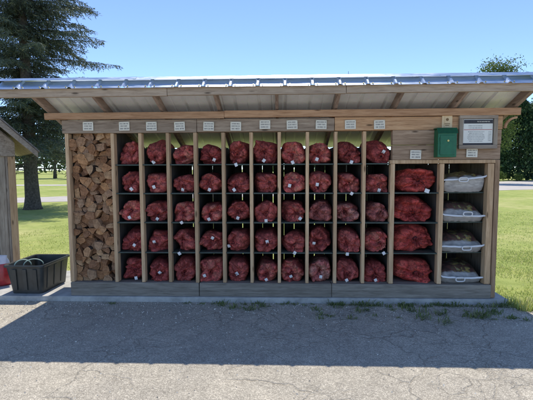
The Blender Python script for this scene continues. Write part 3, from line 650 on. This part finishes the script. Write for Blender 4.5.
# ------------------------------------------------------------------ white sacks with a carrying seam, right bay
def sack(i, zb, label, seam_z, ht, printed=True):
    cx = 2.432; wd = .465; dp = .56; tl = [.020, -.006, .004, -.003][i]; t = thing('white_sack', (cx, .0, zb), label, 'sack', 'white sacks in the right-hand bay')
    r = random.Random(50 + i); mb = MB(); nu, nv = 34, 26; vs_ = []; y0 = .045
    # pillow: section along depth (v) with the closed front edge at seam height
    for j in range(nv + 1):
        vv = j / nv
        top = seam_z + (ht - seam_z) * min(1, math.sin(min(1, vv / .40) * math.pi / 2)) * (1 - max(0, (vv - .75) / .25) ** 2 * .75); bot = seam_z * max(0, 1 - (vv / .07)) ** 1.5
        for lay in (0, 1):
            for k in range(nu + 1):
                uu = k / nu * 2 - 1; e = (1 - abs(uu) ** 7) ; mid = seam_z * .75
                zt = mid + (top - mid) * e ** .5 if lay == 0 else mid + (bot - mid) * e ** .22
                dent = .022 * noise.noise(Vector((uu * 2.5 + i * 7, vv * 3, lay * 5))) * (1 if lay == 0 else .4) + .012 * noise.noise(Vector((uu * 7 + i, vv * 11, lay)))
                bulge = -.018 * (1 - uu * uu) * (1 if lay else .3) * (vv < .2)
                vs_.append((cx + uu * wd / 2 * (1 - .05 * (vv < .02)), y0 + vv * dp + bulge, zb + .002 + max(0, zt * (1 + tl * uu / seam_z) + dent * (0 < vv < 1))))
    n_ = nu + 1; fs = []
    for j in range(nv):
        for k in range(nu):
            p0 = (2 * j) * n_ + k; q0 = (2 * j + 2) * n_ + k; fs.append((p0, p0 + 1, q0 + 1, q0)); p1 = (2 * j + 1) * n_ + k; q1 = (2 * j + 3) * n_ + k; fs.append((p1, q1, q1 + 1, p1 + 1))
    for base in (0, 2 * nv):
        for k in range(nu): p0 = base * n_ + k; fs.append((p0, p0 + n_, p0 + n_ + 1, p0 + 1))
    for k in (0, nu):
        for j in range(nv): p0 = 2 * j * n_ + k; fs.append((p0, p0 + n_, p0 + 3 * n_, p0 + 2 * n_))
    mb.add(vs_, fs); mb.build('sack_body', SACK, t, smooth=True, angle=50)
    mb = MB(); up_ = []; lo_ = []; N_ = 40
    for k in range(N_ + 1):
        uu = k / N_ * 2 - 1; x = cx + uu * .272; z = zb + seam_z + tl * uu * 1.1 - .012 * (1 - uu * uu) + .020 * max(0, abs(uu) - .8) / .2 * (1 if (i + (uu > 0)) % 2 else -.3) + .004 * noise.noise(Vector((uu * 4, i, 1)))
        y = .030 - .018 * (1 - uu * uu) + .03 * max(0, abs(uu) - .85); hh = .0085 * (1 - .3 * max(0, abs(uu) - .8) / .2); up_.append((x, y, z + hh)); lo_.append((x, y - .006, z - hh))
    vs_ = up_ + lo_ + [(p[0], p[1] + .006, p[2]) for p in up_] + [(p[0], p[1] + .006, p[2]) for p in lo_]; n_ = N_ + 1; fs = []
    for k in range(N_): fs += [(k, n_ + k, n_ + k + 1, k + 1), (2 * n_ + k, 2 * n_ + k + 1, 3 * n_ + k + 1, 3 * n_ + k), (k, k + 1, 2 * n_ + k + 1, 2 * n_ + k), (n_ + k, 3 * n_ + k, 3 * n_ + k + 1, n_ + k + 1)]
    fs += [(0, 2 * n_, 3 * n_, n_), (N_, n_ + N_, 3 * n_ + N_, 2 * n_ + N_)]
    mb.add(vs_, fs); mb.build('seam_strip', SEAM, t)
    mb = MB(); hx = cx + [-.03, .03, .03, -.03][i]; hz = zb + seam_z + [-.020, .014, -.026, -.026][i]; pts = []
    for q in range(24):
        an = q * 2 * math.pi / 24; ca, sa = math.cos(an), math.sin(an); pts.append((hx + .050 * math.copysign(abs(ca) ** .6, ca), .000 - .004 * abs(ca), hz + .023 * math.copysign(abs(sa) ** .6, sa)))
    mb.tube(pts, .0068, 8, closed=True); mb.build('carry_handle', SEAM, t, smooth=True)
sack(0, 1.272, 'white plastic sack in the top of the right bay, pale front below its seam', .165, .205)
sack(1, .929, 'white printed plastic sack on the second shelf of the right bay, handle above seam', .085, .215)
sack(2, .573, 'white printed plastic sack on the third shelf of the right bay, handle below seam', .088, .205)
sack(3, .207, 'white printed plastic sack at the bottom of the right bay, greyish film cover', .090, .20)

# ------------------------------------------------------------------ stack of split logs
r = random.Random(21); LX0, LX1, LZ0, LZ1 = -2.121, -1.630, .208, 1.972
def clip(poly, nx, nz, c):
    out = []
    for i in range(len(poly)):
        p, q = poly[i], poly[(i + 1) % len(poly)]; dp_, dq = nx * p[0] + nz * p[1] - c, nx * q[0] + nz * q[1] - c
        if dp_ <= 0: out.append(p)
        if (dp_ < 0 < dq) or (dq < 0 < dp_): s = dp_ / (dp_ - dq); out.append((p[0] + (q[0] - p[0]) * s, p[1] + (q[1] - p[1]) * s))
    return out
NL = 27; sites = []
for L in range(NL):
    n_ = 6
    if L in (3, 7, 11, 16, 20, 24): n_ = 5
    for k in range(n_):
        sites.append((LX0 + (LX1 - LX0) * (k + .5 + r.uniform(-.34, .34)) / n_, LZ0 + (LZ1 - LZ0) * (L + .5 + r.uniform(-.36, .36)) / NL, L, k, n_, r.uniform(-.0011, .0011)))
def area(p): return sum(p[i][0] * p[(i + 1) % len(p)][1] - p[(i + 1) % len(p)][0] * p[i][1] for i in range(len(p))) / 2
COLW = ['rough']
rowlist = {}
for s in sites: rowlist.setdefault(s[2], []).append(s)
for L in rowlist: rowlist[L].sort()
for s in sites:
    poly = [(LX0, LZ0), (LX1, LZ0), (LX1, LZ1), (LX0, LZ1)]
    for q in sites:
        if q is s: continue
        nx, nz = q[0] - s[0], q[1] - s[1]
        poly = clip(poly, nx, nz, (q[0] ** 2 - s[0] ** 2 + q[1] ** 2 - s[1] ** 2) / 2 + s[5] - q[5])
        if len(poly) < 3: break
    if len(poly) < 3 or area(poly) < 2e-4: continue
    # keep the three to five strongest corners: wedges with dark gaps between them
    keep = r.choice([3, 4, 4, 5, 5]) if s[2] < NL - 1 else 5
    while len(poly) > keep:
        A = [abs(area([poly[i - 1], poly[i], poly[(i + 1) % len(poly)]])) for i in range(len(poly))]; poly.pop(A.index(min(A)))
    cx = sum(p[0] for p in poly) / len(poly); cz = sum(p[1] for p in poly) / len(poly); sh = r.uniform(.98, 1.06)
    poly = [(cx + (p[0] - cx) * sh, cz + (p[1] - cz) * sh) for p in poly]
    # one side carries the round bark, the split sides are a little uneven
    bark = r.randrange(len(poly)); out = []; isb = []
    for i in range(len(poly)):
        p, q = poly[i], poly[(i + 1) % len(poly)]; ex, ez = q[0] - p[0], q[1] - p[1]; ln = math.hypot(ex, ez)
        m_ = 5
        for k in range(m_):
            tt = k / m_; off = (ln * .16 * math.sin(math.pi * tt)) if i == bark else (.004 * r.uniform(-1, 1) if k else -.002)
            x = p[0] + ex * tt + ez / ln * off; z = p[1] + ez * tt - ex / ln * off
            out.append((min(max(x, LX0), LX1), min(max(z, LZ0), LZ1))); isb.append(i == bark)
    yf = r.uniform(.012, .11); yb = yf + r.uniform(.40, .46); n_ = len(out); slx, slz = r.uniform(-.25, .25), r.uniform(-.3, .3)
    L, idx = s[2], rowlist[s[2]].index(s)
    col = r.choice(['coarse', 'rough', 'dry', 'weathered'])
    lab = 'split log in the tall stack, layer %d from the bottom, %s from the left' % (L + 1, ORD[idx])
    t = thing('split_log', (cx, yf, cz), lab, 'firewood log', 'split logs in the tall open stack')
    fr_ = [(x, yf + (x - cx) * slx + (z - cz) * slz, z) for x, z in out]; bk = [(x, yb, z) for x, z in out]
    inner = [(cx + (x - cx) * .55, yf + (x - cx) * slx * .55 + (z - cz) * slz * .55 + r.uniform(-.004, .004), cz + (z - cz) * .55) for x, z in out]
    mb = MB(); mb.add(fr_ + inner, [(i, (i + 1) % n_, n_ + (i + 1) % n_, n_ + i) for i in range(n_)] + [tuple(range(n_, 2 * n_))])
    mb.add(fr_ + bk, [(i, n_ + i, n_ + (i + 1) % n_, (i + 1) % n_) for i in range(n_) if not isb[i]] + [tuple(range(2 * n_ - 1, n_ - 1, -1))])
    mb.build('split_wood', ENDG, t)
    mb = MB(); mb.add([(x, y - .001, z) for x, y, z in fr_] + bk, [(i, n_ + i, n_ + (i + 1) % n_, (i + 1) % n_) for i in range(n_) if isb[i]]); mb.build('bark', BARK, t)

# ------------------------------------------------------------------ black tub with hose, red sack
t = thing('black_tub', (-2.75, .3, .055), 'black plastic stock tub standing on the slab left of the shed', 'tub')
def rrect(x0, x1, y0, y1, rad, n_=6):
    out = []
    for (ax, ay, st) in ((x1 - rad, y1 - rad, 0), (x0 + rad, y1 - rad, 90), (x0 + rad, y0 + rad, 180), (x1 - rad, y0 + rad, 270)):
        out += [(ax + rad * math.cos(R(st + 90 * k / n_)), ay + rad * math.sin(R(st + 90 * k / n_))) for k in range(n_ + 1)]
    return out
def loft(mb, rings, cap0=True, cap1=False):
    n_ = len(rings[0]); mb.add([p for rg in rings for p in rg], [(j * n_ + i, j * n_ + (i + 1) % n_, (j + 1) * n_ + (i + 1) % n_, (j + 1) * n_ + i) for j in range(len(rings) - 1) for i in range(n_)] + ([tuple(range(n_ - 1, -1, -1))] if cap0 else []) + ([tuple((len(rings) - 1) * n_ + i for i in range(n_))] if cap1 else []))
ZT = .405; mb = MB()
def ring(f, z, ins=0.0):
    # f: 0 bottom .. 1 top
    return [(x, y, z) for x, y in rrect(-2.925 - .055 * f + ins, -2.545 + .030 * f - ins, .035 - .03 * f + ins, .60 + .04 * f - ins, .05)]
loft(mb, [ring(0, .057), ring(.06, .075), ring(.45, .22), ring(.92, ZT - .035), ring(.95, ZT - .012), ring(.95, ZT, .004), ring(.9, ZT, .012), ring(.45, .22, .01), ring(.05, .075, .012)], True, True)
mb.build('tub_body', BLACK, t, smooth=True, angle=35)
mb = MB(); loft(mb, [ring(1.0, ZT - .03), ring(1.35, ZT - .022), ring(1.4, ZT - .004), ring(1.3, ZT + .004), ring(.9, ZT + .002)], False); mb.build('tub_rim', BLACK, t, smooth=True, angle=50)
mb = MB()
for x in (-2.86, -2.735, -2.61):
    mb.prism([(x - .022, .10), (x + .022, .10), (x + .026, .36), (x - .026, .36)], 0, .008, lambda uu, vv, d: (uu, .030 - .030 * (vv - .057) / .35 - .0095 + d * 1.2, vv))
for y in (.15, .30, .46):
    mb.prism([(y - .022, .10), (y + .022, .10), (y + .026, .36), (y - .026, .36)], 0, .008, lambda uu, vv, d: (-2.545 + .030 * (vv - .057) / .35 - .001 + d, uu, vv))
mb.build('tub_rib', BLACK, t, bevel=.003)
t = thing('garden_hose', (-2.75, .25, .09), 'pale green hose coiled in loops inside the black tub', 'hose')
mb = MB(); pts = []
for k in range(150):
    an = k * .21; q = k / 149; rr = .12 + .02 * math.sin(k * .07)
    pts.append((-2.74 + rr * math.cos(an) * .95, .30 + rr * 1.3 * math.sin(an) , .10 + .22 * q + .03 * math.sin(an + 1.0)))
mb.tube(pts, .007, 8); mb.build('hose_coil', HOSE, t, smooth=True)
mb = MB()
for (xc, w_, y_) in ((-2.83, .075, .13), (-2.72, .095, .17)):
    mb.tube([(xc + w_ * math.cos(an), y_ + .05 * math.cos(an), .375 + .075 * math.sin(an)) for an in [math.pi * k / 16 for k in range(17)]], .006, 8)
mb.build('hose_loop', HOSE, t, smooth=True)

t = thing('red_white_sack', (-3.26, .40, .055), 'crumpled red and white plastic sack standing behind the black tub', 'sack')
mb = MB(); n_ = 36
REDP = plain('red_plastic', (.50, .045, .05), .35, nscale=10, amt=.35, bumpy=.4); WHP = plain('white_plastic', (.72, .66, .66), .35, nscale=8, amt=.15, bumpy=.4)
def sack_ring(z, sx, sy, tw): return [(-3.34 + sx * math.cos(6.2832 * i / n_) * (1 + .10 * noise.noise(Vector((math.cos(6.2832 * i / n_) * 2, math.sin(6.2832 * i / n_) * 2, z * 9)))), .40 + sy * math.sin(6.2832 * i / n_) * (1 + .16 * noise.noise(Vector((math.cos(6.2832 * i / n_) * 3, math.sin(6.2832 * i / n_) * 3, z * 7 + 4)))), z) for i in range(n_)]
loft(mb, [sack_ring(.057, .13, .085, 0), sack_ring(.09, .155, .11, 0), sack_ring(.18, .15, .115, 0), sack_ring(.28, .15, .105, 0), sack_ring(.345, .14, .085, 0)]); mb.build('sack_body', REDP, t, smooth=True)
mb = MB(); loft(mb, [sack_ring(.343, .142, .087, 0), sack_ring(.38, .135, .07, 0), sack_ring(.42, .12, .03, 0), sack_ring(.445, .125, .012, 0)], False, True); mb.build('sack_top', WHP, t, smooth=True)

# ------------------------------------------------------------------ small gabled shed at the left edge
TA = R(40); CX, CY = -3.55, 1.14
du = Vector((-math.cos(TA), -math.sin(TA), 0)); dn = Vector((math.sin(TA), -math.cos(TA), 0))    # along the wall (leftwards), out of the wall
def LS(s, z, d): return Vector((CX, CY, z)) + du * s + dn * d
WL, WD, EZ, SL, UP = 2.2, 1.8, 1.80, .95, .17
ls = thing('storage_shed', (-4.5, 1.4, 0), 'small weathered grey board shed with a gable roof at the left edge', 'shed')
mb = MB(); s = .0; rr_ = random.Random(3)
while s < WL - .01:
    wd = min(rr_.uniform(.11, .14), WL - s); zt = EZ + SL * min(s + wd / 2, WL - s - wd / 2) - .0
    mb.prism([(s + .002, 0), (s + wd - .002, 0), (s + wd - .002, EZ + UP + SL * min(s + wd, WL - s - wd)), (s + .002, EZ + UP + SL * min(s, WL - s))], -.02, rr_.uniform(-.003, .003), LS); s += wd
mb.build('front_wall', W_GREY, ls, bevel=.003)
mb = MB()
for sa, sb in ((0, .02), (WL - .02, WL)): mb.prism([(sa, 0), (sb, 0), (sb, EZ + UP), (sa, EZ + UP)], -WD, -.021, LS)
mb.prism([(.021, 0), (WL - .021, 0), (WL - .021, EZ), (WL / 2, EZ + SL * WL / 2), (.021, EZ)], -WD, -WD + .02, LS); mb.build('side_wall', W_GREY, ls)
mb = MB(); mb.prism([(-.006, 0), (.085, 0), (.085, EZ - .06), (-.006, EZ - .06)], .004, .026, LS); mb.build('corner_board', W_PALE if False else W_POST, ls, bevel=.003)
mb = MB(); mb.prism([(-.01, EZ - .055), (.25, EZ - .055 + .0), (WL / 2, EZ + SL * WL / 2 - .26), (WL / 2, EZ + SL * WL / 2 + .12), (-.01, EZ + .14)], .005, .028, LS); mb.build('frieze_board', W_GREYX, ls, bevel=.003)
for sgn in (0, 1):
    F = (lambda s_, z_, d_: LS(s_, z_, d_)) if sgn == 0 else (lambda s_, z_, d_: LS(WL - s_, z_, d_))
    mb = MB(); pl = [(-.27, EZ - .27 * SL + .01 + UP), (WL / 2, EZ + SL * WL / 2 + .01 + UP), (WL / 2, EZ + SL * WL / 2 + .13 + UP), (-.27, EZ - .27 * SL + .10 + UP)]
    mb.prism(pl, .23, .262, F); mb.build('rake_board', W_GREYX, ls, bevel=.003)
    mb = MB(); pl = [(-.29, EZ - .29 * SL + .105 + UP), (WL / 2, EZ + SL * WL / 2 + .135 + UP), (WL / 2, EZ + SL * WL / 2 + .165 + UP), (-.29, EZ - .29 * SL + .13 + UP)]
    mb.prism(pl, -WD - .2, .275, F); mb.build('roof_slope', SHINGLE, ls)
    mb = MB(); pl = [(-.25, EZ - .25 * SL + .07 + UP), (WL / 2, EZ + SL * WL / 2 + .07 + UP), (WL / 2, EZ + SL * WL / 2 + .10 + UP), (-.25, EZ - .25 * SL + .098 + UP)]
    mb.prism(pl, -WD - .18, .229, F); mb.build('soffit_board', W_GREYX, ls)

# ------------------------------------------------------------------ trees
def spruce(x, y, H, label, seed, rad=4.3, z0=1.5, dens=1.0, lean=(.0, .0), tr=.30, needle=.034):
    r = random.Random(seed); t = thing('spruce_tree', (x, y, 0), label, 'tree')
    def axis(z): return Vector((x + lean[0] * z, y + lean[1] * z, z))
    mb = MB(); zs = [0, .15, .5, 1.2] + [1.2 + (H - 1.2) * k / 14 for k in range(1, 15)]
    mb.tube([axis(z - .05) + Vector((.04 * noise.noise(Vector((z, 0, seed))), .04 * noise.noise(Vector((z, 5, seed))), 0)) for z in zs], [tr * (1.45 if z == 0 else 1.2 if z < .2 else 1.05 if z < .6 else 1) * max(.06, 1 - z / H) ** .8 for z in zs], 14)
    lf = MB(); z = z0
    while z < H - .3:
        t_ = (z - z0) / (H - z0); Lmax = rad * (1 - t_) ** .75 * (.75 + .25 * min(1, t_ * 6))
        for k in range(r.choice([4, 5, 5, 6])):
            an = r.uniform(0, 6.283); L = Lmax * r.uniform(.55, 1.08); droop = r.uniform(.12, .30) * (1 - .6 * t_); lift = r.uniform(.0, .16) + .35 * t_
            bare = (z < z0 + .9); h0 = Vector((math.cos(an), math.sin(an), 0)); sd = Vector((-math.sin(an), math.cos(an), 0)); zz = z + r.uniform(-.15, .15); A = axis(zz); wob = r.uniform(-.3, .3)
            def bp(s): return A + h0 * (L * s) + sd * (wob * L * .3 * s * s) + Vector((0, 0, L * (lift * s - droop * 1.6 * s * s + .35 * droop * s ** 4)))
            mb.tube([bp(q / 7) for q in range(8)], [max(.006, .035 * (L / rad) * (1 - q / 7.5)) for q in range(8)], 5, cap=False)
            nb_ = int(L * 15 * dens) + 2
            for b in range(nb_):
                s = .05 + .95 * (b + r.random()) / nb_
                if bare and r.random() < (.93 if z < z0 + .5 else .6): continue
                for side in (-1, 1):
                    p = bp(s); l2 = (.16 + .62 * (1 - s) ** .7 * min(1, L / 2)) * r.uniform(.5, 1.15); dd = (h0 * r.uniform(.35, .9) + sd * side * r.uniform(.4, 1) + Vector((0, 0, r.uniform(-.5, .05)))).normalized()
                    nn = max(4, int(l2 / .036 * dens))
                    for c_ in range(nn):
                        q = p + dd * l2 * (c_ + r.random()) / nn + Vector((0, 0, -.25 * l2 * ((c_ + .5) / nn) ** 2))
                        e = (dd * r.uniform(.3, 1) + Vector((r.uniform(-1, 1), r.uniform(-1, 1), r.uniform(-1.15, .35))) * .75).normalized(); ln = r.uniform(.08, .17); wv = e.cross(Vector((r.uniform(-1, 1), r.uniform(-1, 1), r.uniform(-1, 1)))).normalized() * needle * r.uniform(.5, 1)
                        lf.add([q, q + e * ln * .5 + wv * .5, q + e * ln, q + e * ln * .5 - wv * .5], [(0, 1, 2, 3)])
        z += r.uniform(.17, .30) * (1 - .35 * t_)
    mb.build('trunk', TBARK, t, smooth=True); lf.build('crown', NEEDLE, t)
    return t
spruce(-9.5, 10.9, 14.5, 'tall spruce with drooping branches on the lawn behind the left shed', 5, lean=(-.004, 0), tr=.265)

def leafy(name, x, y, H, rx, label, mat, seed, n_cl=260, leaf=.16, z0=None, tr=.22, per=26, cat='tree', spread=.55, lobes=9):
    r = random.Random(seed); t = thing(name, (x, y, 0), label, cat); zc0 = H * .22 if z0 is None else z0
    mb = MB(); top = H * .8
    mb.tube([(x + .12 * math.sin(k + seed), y, -.05 + top * k / 7) for k in range(8)], [tr * (1.25 if k == 0 else 1) * (1 - k / 8.5) for k in range(8)], 10)
    lb = []
    for k in range(lobes):
        an = r.uniform(0, 6.283); q = math.sqrt(r.random()) * .62; zz = zc0 + (H - zc0) * r.uniform(.25, .85); sh = 1 - abs((zz - zc0) / (H - zc0) - .45) * .9
        lb.append((Vector((x + rx * q * sh * math.cos(an), y + rx * q * sh * math.sin(an), zz)), rx * r.uniform(.30, .52), (H - zc0) * r.uniform(.14, .26)))
        mb.tube([(x, y, zz * .55), (x + (lb[-1][0].x - x) * .5, y + (lb[-1][0].y - y) * .5, zz * .8), lb[-1][0]], [tr * .4, tr * .25, tr * .08], 6)
    lb.append((Vector((x, y, H - (H - zc0) * .2)), rx * .4, (H - zc0) * .2))
    lf = MB()
    for k in range(n_cl):
        c, a_, b_ = r.choice(lb); d = Vector((r.gauss(0, 1), r.gauss(0, 1), r.gauss(0, 1))).normalized() * r.uniform(.55, 1.08); cc = c + Vector((d.x * a_, d.y * a_, d.z * b_)); cs = rx * .13 * r.uniform(.6, 1.5)
        for j in range(per):
            p = cc + Vector((r.gauss(0, cs), r.gauss(0, cs), r.gauss(0, cs * .7)))
            if p.z < zc0 * .8: continue
            e = Vector((r.uniform(-1, 1), r.uniform(-1, 1), r.uniform(-.9, .5))).normalized(); wv = e.cross(Vector((r.uniform(-1, 1), r.uniform(-1, 1), r.uniform(-1, 1)))).normalized(); ln = leaf * r.uniform(.6, 1.4)
            lf.add([p, p + e * ln * .5 + wv * ln * .32, p + e * ln, p + e * ln * .5 - wv * ln * .32], [(0, 1, 2, 3)])
    mb.build('trunk', TBARK, t, smooth=True); lf.build('crown', mat, t)
    return t
def cedar(x, y, H, rx, label, seed, n_=15000):
    r = random.Random(seed); t = thing('cedar_tree', (x, y, 0), label, 'tree'); mb = MB()
    mb.tube([(x, y, -.05 + H * .9 * k / 5) for k in range(6)], [.22 * (1 - k / 5.6) for k in range(6)], 8); mb.build('trunk', TBARK, t, smooth=True)
    lf = MB()
    for k in range(n_):
        h = r.random() ** .85; an = r.uniform(0, 6.283); prof = (min(1, h * 7 + .55)) * (1 - h ** 2.3) ** .8 + .03
        lump = 1 + .30 * noise.noise(Vector((math.cos(an) * 1.6, math.sin(an) * 1.6, h * 6 + seed))) + .2 * noise.noise(Vector((math.cos(an) * 4, math.sin(an) * 4, h * 16 + seed)))
        q = rx * prof * lump * r.uniform(.72, 1.02); p = Vector((x + q * math.cos(an), y + q * math.sin(an), .1 + H * h * (1 + .0)))
        e = (Vector((math.cos(an) * .5, math.sin(an) * .5, r.uniform(-.1, 1.0))) + Vector((r.uniform(-.4, .4), r.uniform(-.4, .4), 0))).normalized(); wv = e.cross(Vector((r.uniform(-1, 1), r.uniform(-1, 1), r.uniform(-1, 1)))).normalized(); ln = r.uniform(.22, .5)
        lf.add([p, p + e * ln * .5 + wv * ln * .28, p + e * ln, p + e * ln * .5 - wv * ln * .28], [(0, 1, 2, 3)])
    lf.build('crown', CEDAR, t); return t
cedar(29.0, 45.4, 9.4, 2.35, 'dark column-shaped cedar beyond the road at the right edge', 3)
leafy('broadleaf_tree', 21.5, 36, 11.6, 2.6, 'light green leafy tree whose top shows above the right of the roof', LEAF, 11, 900, .15, spread=.4)
leafy('broadleaf_tree', 33.5, 49, 10.5, 3.0, 'mid green leafy tree behind the cedar at the right edge', LEAF_D, 12, 260, .24)
spruce(7.6, 40.4, 12.1, 'distant spruce whose tip just shows above the middle of the roof', 8, rad=2.6, dens=.32, tr=.2, needle=.09)
for i, (x, y, H, rx, lab) in enumerate([(25.6, 43.2, 1.1, .75, 'low bright green shrub left of the dark cedar'), (27.4, 42.6, .8, .7, 'low bright green shrub in front of the dark cedar')]):
    leafy('shrub', x, y, H, rx, lab, LEAF, 40 + i, 90, .10, z0=.05, tr=.05, per=18, cat='shrub', lobes=5)
far = [(-47, 60, 10, 4.2, LEAF_D, 'mid green leafy tree beyond the street, far left behind the spruce'), (-40, 66, 13, 4.8, LEAF_D, 'tall mid green leafy tree beyond the street, behind the spruce trunk'),
       (-33, 62, 11, 4.4, LEAF_D, 'mid green leafy tree beyond the street, beside the log stack post'), (-25, 70, 13, 5.0, LEAF, 'light green leafy tree hidden behind the log stack'),
       (-8, 74, 11, 5.0, LEAF_D, 'leafy tree hidden far behind the middle of the shed'), (41, 62, 12, 4.6, LEAF_D, 'leafy tree beyond the road, right of the frame edge'), (52, 58, 11, 4.4, LEAF, 'light leafy tree far beyond the road on the right'), (-58, 56, 12, 4.6, LEAF, 'light leafy tree far left beyond the street')]
for i, (x, y, H, rx, mt, lab) in enumerate(far): leafy('broadleaf_tree', x, y, H, rx, lab, mt, 60 + i, 240, .36, tr=.28, z0=1.6, per=22)

r = random.Random(77); lf = MB(); hd = []
for k in range(9000):
    x = r.uniform(-190, 190); y = 135 + .0012 * x * x * 0 + r.uniform(-6, 8) ; top = 7.5 + 3.2 * noise.noise(Vector((x * .06, 0, 1))) + 2.2 * noise.noise(Vector((x * .2, 3, 1)))
    p = Vector((x, y, max(0.2, top * r.random() ** .6))); e = Vector((r.uniform(-1, 1), r.uniform(-1, 1), r.uniform(-.4, 1))).normalized(); wv = e.cross(Vector((r.uniform(-1, 1), r.uniform(-1, 1), r.uniform(-1, 1)))).normalized(); ln = r.uniform(1.0, 2.2)
    lf.add([p, p + e * ln * .5 + wv * ln * .35, p + e * ln, p + e * ln * .5 - wv * ln * .35], [(0, 1, 2, 3)])
tag(lf.build('distant_wood', LEAF_D), 'far-off line of green trees along the horizon', 'wood', kind='stuff')
